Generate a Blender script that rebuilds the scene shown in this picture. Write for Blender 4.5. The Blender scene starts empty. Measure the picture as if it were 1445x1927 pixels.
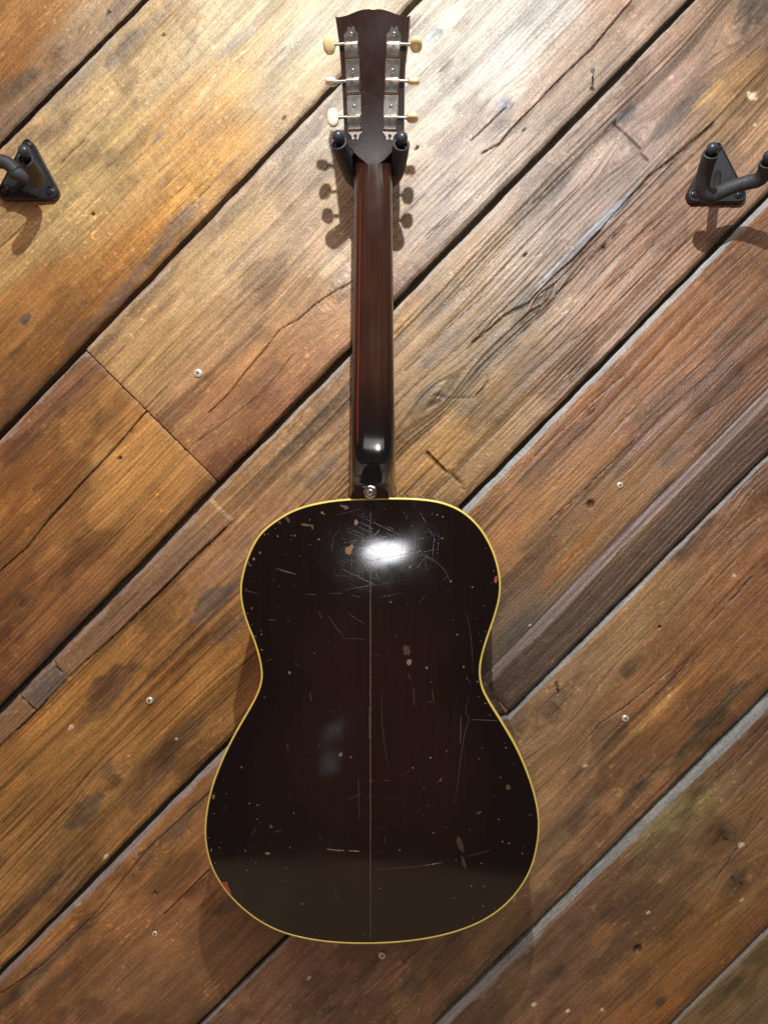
import bpy, bmesh, math, random
import numpy as np
from mathutils import Vector, Matrix
random.seed(7)
rng = np.random.default_rng(11)

# ------------------------------------------------------------------ camera, light, exposure
D = 0.966            # camera to wall, metres
F = 1450.0           # focal length in photograph pixels
CX, CY = 722.5, 963.5
sc = bpy.context.scene
cam = bpy.data.cameras.new("camera"); camo = bpy.data.objects.new("camera", cam)
sc.collection.objects.link(camo)
camo.location = (0, -D, 0); camo.rotation_euler = (math.radians(90), 0, 0)
cam.sensor_fit = 'VERTICAL'; cam.sensor_height = 24.0; cam.lens = 24.0 * F / 1927.0
cam.clip_start = 0.01; cam.clip_end = 100
sc.camera = camo

w = bpy.data.worlds.new("World"); sc.world = w; w.use_nodes = True
w.node_tree.nodes["Background"].inputs[0].default_value = (1.0, 0.92, 0.84, 1)
w.node_tree.nodes["Background"].inputs[1].default_value = 0.085

def lamp(name, kind, loc, target, power, color, **kw):
    l = bpy.data.lights.new(name, kind); o = bpy.data.objects.new(name, l)
    sc.collection.objects.link(o); o.location = loc
    o.rotation_euler = (Vector(target) - Vector(loc)).to_track_quat('-Z', 'Y').to_euler()
    l.energy = power; l.color = color
    for k, v in kw.items(): setattr(l, k, v)
    return o
# the shop's ceiling spotlight over the wall: hard shadows falling down and outwards
lamp("ceiling_spot", 'SPOT', (0.05, -0.95, 0.94), (0.04, 0, 0.42), 64, (1.0, 0.985, 0.97),
     spot_size=math.radians(86), spot_blend=1.0, shadow_soft_size=0.010)
# the rest of the ceiling lights, further back
lamp("ceiling_lights", 'AREA', (0.2, -2.6, 2.1), (0.0, 0, -0.3), 36, (1.0, 0.94, 0.87), shape='RECTANGLE', size=3.0, size_y=1.2)
# lamp further back in the shop: the bright patch on the polished back
lamp("back_lamp", 'AREA', (-0.37, -3.4, -0.36), (0.0, 0, 0.0), 3.6, (0.96, 0.97, 1.0), shape='ELLIPSE', size=0.30, size_y=0.14)
# a small far window, two panes
lamp("far_window", 'AREA', (-0.80, -3.4, -1.62), (0.0, 0, -0.3), 0.045, (0.75, 0.85, 1.0), shape='RECTANGLE', size=0.16, size_y=0.12)
lamp("far_window", 'AREA', (-0.80, -3.4, -1.86), (0.0, 0, -0.3), 0.035, (0.75, 0.85, 1.0), shape='RECTANGLE', size=0.13, size_y=0.14)
# unseen upward lamps added in place of a lit floor, mirrored in the lower bout
lamp("floor_stand_in", 'AREA', (-1.335, -1.14, -1.55), (0.0, -1.15, 0.0), 2.7, (1.0, 0.72, 0.42), shape='RECTANGLE', size=1.61, size_y=1.4).rotation_euler = (math.pi, 0, 0)
lamp("floor_stand_in", 'AREA', (0.42, -1.16, -1.55), (0.0, -1.15, 0.0), 3.0, (1.0, 0.64, 0.34), shape='RECTANGLE', size=1.9, size_y=1.4).rotation_euler = (math.pi, 0, 0)
# red lit sign on the side of the shop
lamp("red_sign", 'AREA', (-2.2, -1.0, 0.45), (-0.02, -0.1, 0.25), 9.0, (1.0, 0.09, 0.025), shape='RECTANGLE', size=0.25, size_y=1.5)

sc.cycles.use_denoising = False; sc.cycles.sample_clamp_direct = 2.5; sc.cycles.sample_clamp_indirect = 2.0
vs = sc.view_settings
vs.view_transform = 'Standard'; vs.look = 'None'; vs.exposure = 0.12; vs.gamma = 1.0; vs.use_curve_mapping = False

# ------------------------------------------------------------------ helpers
def lin(c):
    c = np.asarray(c, float) / 255.0
    return np.where(c <= 0.04045, c / 12.92, ((c + 0.055) / 1.055) ** 2.4)
def L4(r, g, b): return tuple(lin((r, g, b))) + (1.0,)
def W(px, py, d=0.0):
    """photograph pixel at distance d in front of the wall -> world point"""
    s = (D - d) / F
    return Vector(((px - CX) * s, -d, (CY - py) * s))
def link(name, me, mat=None, parent=None):
    o = bpy.data.objects.new(name, me); sc.collection.objects.link(o)
    if mat: me.materials.append(mat)
    if parent: o.parent = parent
    return o
def mesh(name, V, Fc, mat=None, parent=None, smooth=True, angle=35):
    me = bpy.data.meshes.new(name)
    me.from_pydata([tuple(v) for v in V], [], [tuple(f) for f in Fc]); me.update()
    bm = bmesh.new(); bm.from_mesh(me); bmesh.ops.recalc_face_normals(bm, faces=bm.faces); bm.to_mesh(me); bm.free()
    if smooth:
        me.polygons.foreach_set("use_smooth", [True] * len(me.polygons)); me.set_sharp_from_angle(angle=math.radians(angle))
    return link(name, me, mat, parent)
def bmobj(name, bm, mat=None, parent=None, angle=35):
    me = bpy.data.meshes.new(name); bmesh.ops.recalc_face_normals(bm, faces=bm.faces); bm.to_mesh(me); bm.free()
    me.polygons.foreach_set("use_smooth", [True] * len(me.polygons)); me.set_sharp_from_angle(angle=math.radians(angle))
    return link(name, me, mat, parent)
def empty(name, loc, label=None, cat=None, group=None):
    o = bpy.data.objects.new(name, None); sc.collection.objects.link(o); o.location = loc; o.empty_display_size = 0.05
    if label: o["label"] = label
    if cat: o["category"] = cat
    if group: o["group"] = group
    return o
def loft(rings, closed=True, cap0=True, cap1=True):
    V = []; Fc = []; n = len(rings[0])
    for r in rings: V += list(r)
    for i in range(len(rings) - 1):
        for j in range(n if closed else n - 1):
            a = i * n + j; b = i * n + (j + 1) % n
            Fc.append((a, b, b + n, a + n))
    if cap0: Fc.append(tuple(range(n)))
    if cap1: Fc.append(tuple(range((len(rings) - 1) * n, len(rings) * n)))
    return V, Fc
def catmull(pts, per=8, closed=False):
    P = [np.array(p, float) for p in pts]; n = len(P); out = []
    rngi = range(n if closed else n - 1)
    for i in rngi:
        p0 = P[(i - 1) % n] if closed or i > 0 else 2 * P[0] - P[1]
        p1 = P[i]; p2 = P[(i + 1) % n]
        p3 = P[(i + 2) % n] if closed or i + 2 < n else 2 * P[-1] - P[-2]
        for k in range(per):
            t = k / per
            out.append(0.5 * ((2 * p1) + (-p0 + p2) * t + (2 * p0 - 5 * p1 + 4 * p2 - p3) * t * t + (-p0 + 3 * p1 - 3 * p2 + p3) * t ** 3))
    if not closed: out.append(P[-1])
    return out
def tube(path, radii, n=16):
    """rings round a 3-D path"""
    P = [Vector(p) for p in path]; rings = []; up = None
    for i, p in enumerate(P):
        t = (P[min(i + 1, len(P) - 1)] - P[max(i - 1, 0)]).normalized()
        if up is None: up = t.orthogonal().normalized()
        up = (up - t * up.dot(t)).normalized(); sd = t.cross(up)
        r = radii[i] if hasattr(radii, '__len__') else radii
        rings.append([p + (up * math.cos(a) + sd * math.sin(a)) * r for a in [2 * math.pi * k / n for k in range(n)]])
    return rings

# ---- value noise on arrays
def _hash(ix, iy, seed):
    h = (ix.astype(np.int64) * 374761393 + iy.astype(np.int64) * 668265263 + seed * 1442695041) & 0xffffffff
    h = ((h ^ (h >> 13)) * 1274126177) & 0xffffffff
    h = ((h ^ (h >> 16)) * 2246822519) & 0xffffffff
    return ((h ^ (h >> 15)) & 0xffffff) / float(0xffffff)
def vnoise(x, y, seed=0):
    ix = np.floor(x); iy = np.floor(y); fx = x - ix; fy = y - iy
    fx = fx * fx * fx * (fx * (fx * 6 - 15) + 10); fy = fy * fy * fy * (fy * (fy * 6 - 15) + 10)
    a = _hash(ix, iy, seed); b = _hash(ix + 1, iy, seed); c = _hash(ix, iy + 1, seed); d = _hash(ix + 1, iy + 1, seed)
    return (a + (b - a) * fx) * (1 - fy) + (c + (d - c) * fx) * fy
def fbm(x, y, seed=0, oct=4):
    s = 0; a = 0.5; t = 0
    for o in range(oct):
        s = s + a * vnoise(x * 2 ** o, y * 2 ** o, seed + 17 * o); t += a; a *= 0.55
    return s / t
def sstep(a, b, x):
    t = np.clip((x - a) / (b - a), 0, 1); return t * t * (3 - 2 * t)

# ------------------------------------------------------------------ materials
def new_mat(name):
    m = bpy.data.materials.new(name); m.use_nodes = True
    nt = m.node_tree; return m, nt, nt.nodes["Principled BSDF"]
def simple(name, col, rough=0.5, metal=0.0, coat=0.0, bump=0.0, bscale=400, var=0.0, spec=0.5, sss=0):
    m, nt, b = new_mat(name)
    b.inputs["Base Color"].default_value = col; b.inputs["Roughness"].default_value = rough
    b.inputs["Metallic"].default_value = metal; b.inputs["Coat Weight"].default_value = coat
    b.inputs["Coat Roughness"].default_value = 0.06; b.inputs["Specular IOR Level"].default_value = spec
    tc = nt.nodes.new("ShaderNodeTexCoord")
    n = nt.nodes.new("ShaderNodeTexNoise"); n.inputs["Scale"].default_value = bscale; n.inputs["Detail"].default_value = 4
    nt.links.new(tc.outputs["Object"], n.inputs["Vector"])
    if bump:
        bp = nt.nodes.new("ShaderNodeBump"); bp.inputs["Strength"].default_value = bump; bp.inputs["Distance"].default_value = 0.001
        nt.links.new(n.outputs["Fac"], bp.inputs["Height"]); nt.links.new(bp.outputs["Normal"], b.inputs["Normal"])
    if var:
        mx = nt.nodes.new("ShaderNodeMix"); mx.data_type = 'RGBA'
        mx.inputs[6].default_value = tuple(c * (1 - var) for c in col[:3]) + (1,)
        mx.inputs[7].default_value = tuple(min(1, c * (1 + var)) for c in col[:3]) + (1,)
        nt.links.new(n.outputs["Fac"], mx.inputs[0]); nt.links.new(mx.outputs[2], b.inputs["Base Color"])
        r = nt.nodes.new("ShaderNodeMapRange"); r.inputs[3].default_value = max(0.02, rough * (1 - var)); r.inputs[4].default_value = min(1, rough * (1 + var))
        nt.links.new(n.outputs["Fac"], r.inputs[0]); nt.links.new(r.outputs[0], b.inputs["Roughness"])
    if sss:
        b.inputs["Subsurface Weight"].default_value = sss; b.inputs["Subsurface Radius"].default_value = (0.004, 0.003, 0.0015)
        b.inputs["Subsurface Scale"].default_value = 1.0
    return m

def wood_mat():
    m, nt, b = new_mat("reclaimed_wood"); N = nt.nodes; K = nt.links
    col = N.new("ShaderNodeAttribute"); col.attribute_name = "tone"
    g = N.new("ShaderNodeAttribute"); g.attribute_name = "grain"       # (along, across warped, plank seed)
    def noise(sx, sy, detail=4, rough=0.6, off=0.0):
        mp = N.new("ShaderNodeMapping"); mp.inputs["Scale"].default_value = (sx, sy, 1.0); mp.inputs["Location"].default_value = (off, off * 1.7, 0)
        n = N.new("ShaderNodeTexNoise"); n.inputs["Scale"].default_value = 1; n.inputs["Detail"].default_value = detail; n.inputs["Roughness"].default_value = rough
        K.new(g.outputs["Vector"], mp.inputs[0]); K.new(mp.outputs[0], n.inputs["Vector"]); return n
    def rng_(src, a, b_, c, d):
        r = N.new("ShaderNodeMapRange"); r.inputs[1].default_value = a; r.inputs[2].default_value = b_; r.inputs[3].default_value = c; r.inputs[4].default_value = d
        K.new(src, r.inputs[0]); return r.outputs[0]
    def math_(op, a, b_):
        x = N.new("ShaderNodeMath"); x.operation = op
        for i, v in enumerate((a, b_)):
            if hasattr(v, "links"): K.new(v, x.inputs[i])
            else: x.inputs[i].default_value = v
        return x.outputs[0]
    fib = noise(34, 1000, 6, 0.72)            # fine fibres
    fibm = noise(16, 520, 3, 0.6, 6.3)        # lines between
    fib2 = noise(9, 260, 4, 0.6, 3.1)        # coarser streaks
    fleck = noise(330, 420, 3, 0.6, 8.0)     # pits, worn varnish
    cloud = noise(22, 40, 4, 0.6, 5.0)
    k = math_('MULTIPLY', rng_(fib.outputs[0], 0.3, 0.72, 0.68, 1.28), rng_(fib2.outputs[0], 0.3, 0.7, 0.82, 1.16))
    k = math_('MULTIPLY', k, rng_(fibm.outputs[0], 0.3, 0.7, 0.83, 1.15))
    k = math_('MULTIPLY', k, rng_(fleck.outputs[0], 0.28, 0.72, 0.76, 1.24))
    vm = N.new("ShaderNodeVectorMath"); vm.operation = 'SCALE'
    K.new(col.outputs["Color"], vm.inputs[0]); K.new(k, vm.inputs[3])
    K.new(vm.outputs[0], b.inputs["Base Color"])
    ro = math_('ADD', rng_(fleck.outputs[0], 0.3, 0.7, -0.07, 0.10), rng_(cloud.outputs[0], 0.3, 0.7, 0.29, 0.46))
    K.new(ro, b.inputs["Roughness"])
    b.inputs["Specular IOR Level"].default_value = 0.5
    h = math_('ADD', math_('MULTIPLY', fib.outputs[0], 0.45), math_('MULTIPLY', fleck.outputs[0], 0.55))
    h = math_('ADD', h, math_('ADD', math_('MULTIPLY', fib2.outputs[0], 0.5), math_('MULTIPLY', fibm.outputs[0], 0.6)))
    bp = N.new("ShaderNodeBump"); bp.inputs["Strength"].default_value = 0.75; bp.inputs["Distance"].default_value = 0.0013
    K.new(h, bp.inputs["Height"]); K.new(bp.outputs["Normal"], b.inputs["Normal"])
    return m
WOOD = wood_mat()
BACKING = simple("backing_board", L4(104, 88, 70), 0.8, var=0.3, bscale=30)

def lacquer(name, dark, mid, scratch=1.0, r0=0.035, r1=0.13, gv=0.22):
    """stained and lacquered wood, edges sprayed darker, hazed with fine scratches"""
    m, nt, b = new_mat(name); N = nt.nodes; K = nt.links
    tc = N.new("ShaderNodeTexCoord")
    at = N.new("ShaderNodeAttribute"); at.attribute_name = "burst"
    mp = N.new("ShaderNodeMapping"); mp.inputs["Scale"].default_value = (260, 260, 9)
    n = N.new("ShaderNodeTexNoise"); n.inputs["Scale"].default_value = 1; n.inputs["Detail"].default_value = 5
    K.new(tc.outputs["Object"], mp.inputs[0]); K.new(mp.outputs[0], n.inputs["Vector"])
    mx = N.new("ShaderNodeMix"); mx.data_type = 'RGBA'; mx.inputs[6].default_value = dark; mx.inputs[7].default_value = mid
    K.new(at.outputs["Fac"], mx.inputs[0])
    gr = N.new("ShaderNodeMapRange"); gr.inputs[1].default_value = 0.3; gr.inputs[2].default_value = 0.7; gr.inputs[3].default_value = 1 - gv; gr.inputs[4].default_value = 1 + gv
    K.new(n.outputs[0], gr.inputs[0])
    vm = N.new("ShaderNodeVectorMath"); vm.operation = 'SCALE'; K.new(mx.outputs[2], vm.inputs[0]); K.new(gr.outputs[0], vm.inputs[3])
    K.new(vm.outputs[0], b.inputs["Base Color"])
    b.inputs["Roughness"].default_value = 0.4; b.inputs["Specular IOR Level"].default_value = 0.0; b.inputs["Coat Weight"].default_value = 1.0; b.inputs["Coat IOR"].default_value = 1.5
    # hairline scratches: stretched noise at several angles, only its thin crests count
    tot = None
    for i, (ang, sx, sy) in enumerate(((0.2, 9, 1500), (0.9, 12, 1300), (1.5, 8, 1700), (2.1, 14, 1400), (2.7, 10, 1600))):
        r = N.new("ShaderNodeMapping"); r.inputs["Rotation"].default_value = (0, ang, 0); r.inputs["Location"].default_value = (i * .31, 0, i * .17)
        s = N.new("ShaderNodeMapping"); s.inputs["Scale"].default_value = (sx, 1, sy)
        q = N.new("ShaderNodeTexNoise"); q.inputs["Scale"].default_value = 1; q.inputs["Detail"].default_value = 2; q.inputs["Distortion"].default_value = 0.35
        K.new(tc.outputs["Object"], r.inputs[0]); K.new(r.outputs[0], s.inputs[0]); K.new(s.outputs[0], q.inputs["Vector"])
        t = N.new("ShaderNodeMapRange"); t.inputs[1].default_value = 0.685; t.inputs[2].default_value = 0.745
        K.new(q.outputs[0], t.inputs[0])
        if tot is None: tot = t.outputs[0]
        else:
            a = N.new("ShaderNodeMath"); a.operation = 'MAXIMUM'; K.new(tot, a.inputs[0]); K.new(t.outputs[0], a.inputs[1]); tot = a.outputs[0]
    haze = N.new("ShaderNodeTexNoise"); haze.inputs["Scale"].default_value = 14; haze.inputs["Detail"].default_value = 5
    K.new(tc.outputs["Object"], haze.inputs["Vector"])
    cr = N.new("ShaderNodeMapRange"); cr.inputs[1].default_value = 0.35; cr.inputs[2].default_value = 0.75; cr.inputs[3].default_value = r0; cr.inputs[4].default_value = r1
    K.new(haze.outputs[0], cr.inputs[0]); K.new(cr.outputs[0], b.inputs["Coat Roughness"])
    bp = N.new("ShaderNodeBump"); bp.inputs["Strength"].default_value = 0.036 * scratch; bp.inputs["Distance"].default_value = 0.0006
    wv = N.new("ShaderNodeTexNoise"); wv.inputs["Scale"].default_value = 26; wv.inputs["Detail"].default_value = 1
    K.new(tc.outputs["Object"], wv.inputs["Vector"])
    hh = N.new("ShaderNodeMath"); hh.operation = 'MULTIPLY_ADD'; hh.inputs[1].default_value = -1.0
    wm = N.new("ShaderNodeMath"); wm.operation = 'MULTIPLY'; wm.inputs[1].default_value = 0.18
    K.new(wv.outputs[0], wm.inputs[0]); K.new(tot, hh.inputs[0]); K.new(wm.outputs[0], hh.inputs[2])
    K.new(hh.outputs[0], bp.inputs["Height"]); K.new(bp.outputs["Normal"], b.inputs["Coat Normal"])
    return m
LACQ = lacquer("back_lacquer", (0.0085, 0.0036, 0.0030, 1), (0.020, 0.0072, 0.005, 1), 1.0, 0.05, 0.14, 0.12)
SIDE = lacquer("side_lacquer", (0.012, 0.006, 0.005, 1), (0.012, 0.006, 0.005, 1), 0.2)
NECK = lacquer("neck_lacquer", (0.004, 0.0035, 0.004, 1), (0.040, 0.016, 0.010, 1), 0.25, 0.06, 0.24, 0.2)
HEADB = lacquer("headstock_lacquer", (0.014, 0.0065, 0.005, 1), (0.028, 0.011, 0.007, 1), 1.2, 0.14, 0.32, 0.3)
SPRUCE = simple("soundboard_wood", L4(150, 90, 40), 0.3, coat=0.6, var=0.2, bscale=60)
EBONY = simple("fretboard_wood", L4(48, 30, 22), 0.5, var=0.3, bscale=200)
BIND = simple("cream_binding", L4(238, 216, 108), 0.35, coat=0.4, var=0.22, bscale=110)
NICKEL = simple("aged_nickel", L4(196, 186, 176), 0.18, metal=1.0, bump=0.0, bscale=160, var=0.28)
STEEL = simple("bright_steel", L4(225, 222, 215), 0.2, metal=1.0, var=0.1, bscale=300)
ZINC = simple("zinc_plate", L4(226, 222, 204), 0.38, metal=0.35, var=0.12, bscale=400)
SLOT = simple("shade_black", L4(22, 20, 18), 0.7, var=0.1)  # near-black colour standing in for shade inside screw slots and oil holes
CREAMB = simple("cream_plastic", L4(240, 222, 168), 0.28, coat=0.5, var=0.06, bscale=120, sss=0)
WHITEB = simple("white_plastic", L4(232, 228, 205), 0.28, coat=0.5, var=0.05, bscale=120, sss=0)
RUBBER = simple("black_foam", L4(54, 56, 60), 0.62, bump=0.4, bscale=260, var=0.42)
CASTM = simple("powder_coat", L4(34, 36, 40), 0.32, bump=0.12, bscale=300, var=0.35)
CAPBALL = simple("black_ball", L4(52, 58, 66), 0.33, var=0.15, bscale=200)
CLEAR = simple("strap_button_metal", L4(200, 190, 185), 0.16, metal=1.0, var=0.15, bscale=500)
CHIP = simple("chipped_lacquer", L4(134, 108, 80), 0.75, var=0.55, bscale=900, bump=.4)
CHIPR = simple("bare_red_wood", L4(150, 82, 50), 0.6, var=0.35, bscale=500)
SCAR = simple("dull_scar", L4(68, 50, 36), 0.7, var=0.4, bscale=400)
FAINT = simple("faint_scratch", L4(88, 72, 56), 0.6, var=0.4, bscale=300)
SEAM = simple("seam_line", L4(128, 114, 102), 0.6, var=0.5, bscale=160)
PALE = simple("pale_scratch", L4(226, 206, 140), 0.6, var=0.15, bscale=300)

# ------------------------------------------------------------------ the plank wall
R2 = math.sqrt(0.5)
MP = D / F
wall_me = bpy.data.meshes.new("wall")
bw, bh = 0.66, 0.83
bm = bmesh.new(); bmesh.ops.create_cube(bm, size=1.0); bmesh.ops.scale(bm, vec=(bw * 2 + .02, 0.02, bh * 2 + .02), verts=bm.verts)
bmesh.ops.translate(bm, vec=(0, 0.036, 0), verts=bm.verts)
wall = bmobj("wall", bm, BACKING)
wall["kind"] = "structure"; wall["label"] = "wall of wide reclaimed wooden planks laid on the diagonal"

def uv_px(px, py):
    x = (np.asarray(px, float) - CX) * MP; z = (CY - np.asarray(py, float)) * MP
    return (x + z) * R2, (x - z) * R2
def sval(s): return (s - (CX + CY)) * MP * R2      # pixel sum x+y -> v

# gap centre lines as two pixel points, half width in px (perpendicular)
gaps = [((0, 276), (272, 0), 5.2), ((0, 820), (785, 0), 6.6), ((0, 1336), (1300, 0), 6.0), ((0, 1832), (1445, 368), 4.6),
        ((378, 1927), (1445, 852), 3.0), ((820, 1927), (1445, 1304), 3.0), ((1262, 1927), (1445, 1744), 2.5)]
def gapline(g):
    (a, b, hw) = g
    u0, v0 = uv_px(*a); u1, v1 = uv_px(*b); k = (v1 - v0) / (u1 - u0)
    return (v0 - k * u0, k, hw * MP)
GL = [gapline(g) for g in gaps]
GL = [(GL[0][0] - 0.30, 0.0, 0.001)] + GL + [(GL[-1][0] + 0.26, 0.0, 0.001)]

PTS = {  # pixel -> bare colour of the wood thereabouts (sRGB)
 'A': [(40,60,172,118,55),(110,130,165,132,98),(60,220,142,108,78),(180,40,176,142,102),(10,150,160,100,40)],
 'B': [(430,40,188,165,128),(250,120,188,156,108),(560,150,182,160,124),(350,240,190,142,78),(180,330,180,148,95),(300,420,186,126,56),(100,440,178,140,86),(60,560,164,112,56),(150,600,168,112,50),(400,330,196,146,76),(20,740,150,105,60),(520,250,190,155,108),(620,60,180,165,140)],
 'C': [(1000,60,176,168,162),(850,120,182,172,158),(1150,90,164,140,122),(900,300,174,154,140),(620,400,182,152,118),(400,520,186,152,108),(560,560,176,136,96),(300,650,182,142,92),(420,760,166,116,76),(520,660,166,118,78),(700,440,176,150,126),(760,200,182,168,150),(1180,20,160,130,110),(440,850,150,98,62)],
 'K': [(150,780,168,116,60),(250,900,178,126,66),(60,900,168,112,55),(60,1150,152,102,58),(300,960,168,116,60),(20,1260,142,96,58),(130,720,140,96,66)],
 'D': [(1350,60,150,116,92),(1250,180,150,120,106),(1150,330,150,126,116),(1050,430,150,126,112),(900,560,158,126,90),(850,700,150,120,84),(780,830,172,126,70),(600,860,162,122,82),(480,1000,162,116,76),(300,1200,174,122,64),(200,1280,174,122,60),(60,1480,178,128,66),(40,1650,174,128,72),(380,1240,174,118,56),(1400,150,152,112,72),(1200,480,150,110,86),(1440,60,140,108,90)],
 'E': [(1400,520,140,88,52),(1250,620,156,96,50),(1100,750,152,96,60),(1000,880,164,108,60),(960,960,168,108,56),(1300,740,140,96,72),(1150,960,152,102,56),(1380,860,106,76,60),(1000,1210,104,82,66),(1420,700,130,80,50)],
 'M': [(300,1600,178,122,66),(150,1720,174,118,62),(60,1850,162,112,66),(400,1640,168,112,66),(250,1850,152,106,66),(440,1720,140,96,62)],
 'F': [(1350,950,162,102,62),(1200,1150,174,118,66),(1050,1280,168,118,72),(1350,1200,164,98,46),(1250,1330,170,102,46),(1100,1450,168,112,66),(980,1640,164,112,72),(850,1780,158,108,66),(700,1850,148,102,72),(550,1900,158,108,76),(1430,1100,160,92,48)],
 'G': [(1400,1400,132,86,56),(1250,1550,162,128,76),(1150,1650,148,98,66),(1380,1600,158,108,62),(1050,1800,138,92,62),(1270,1830,170,106,50),(950,1880,142,102,72)],
 'H': [(1400,1860,154,118,72),(1440,1910,130,100,66)]}
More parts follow.
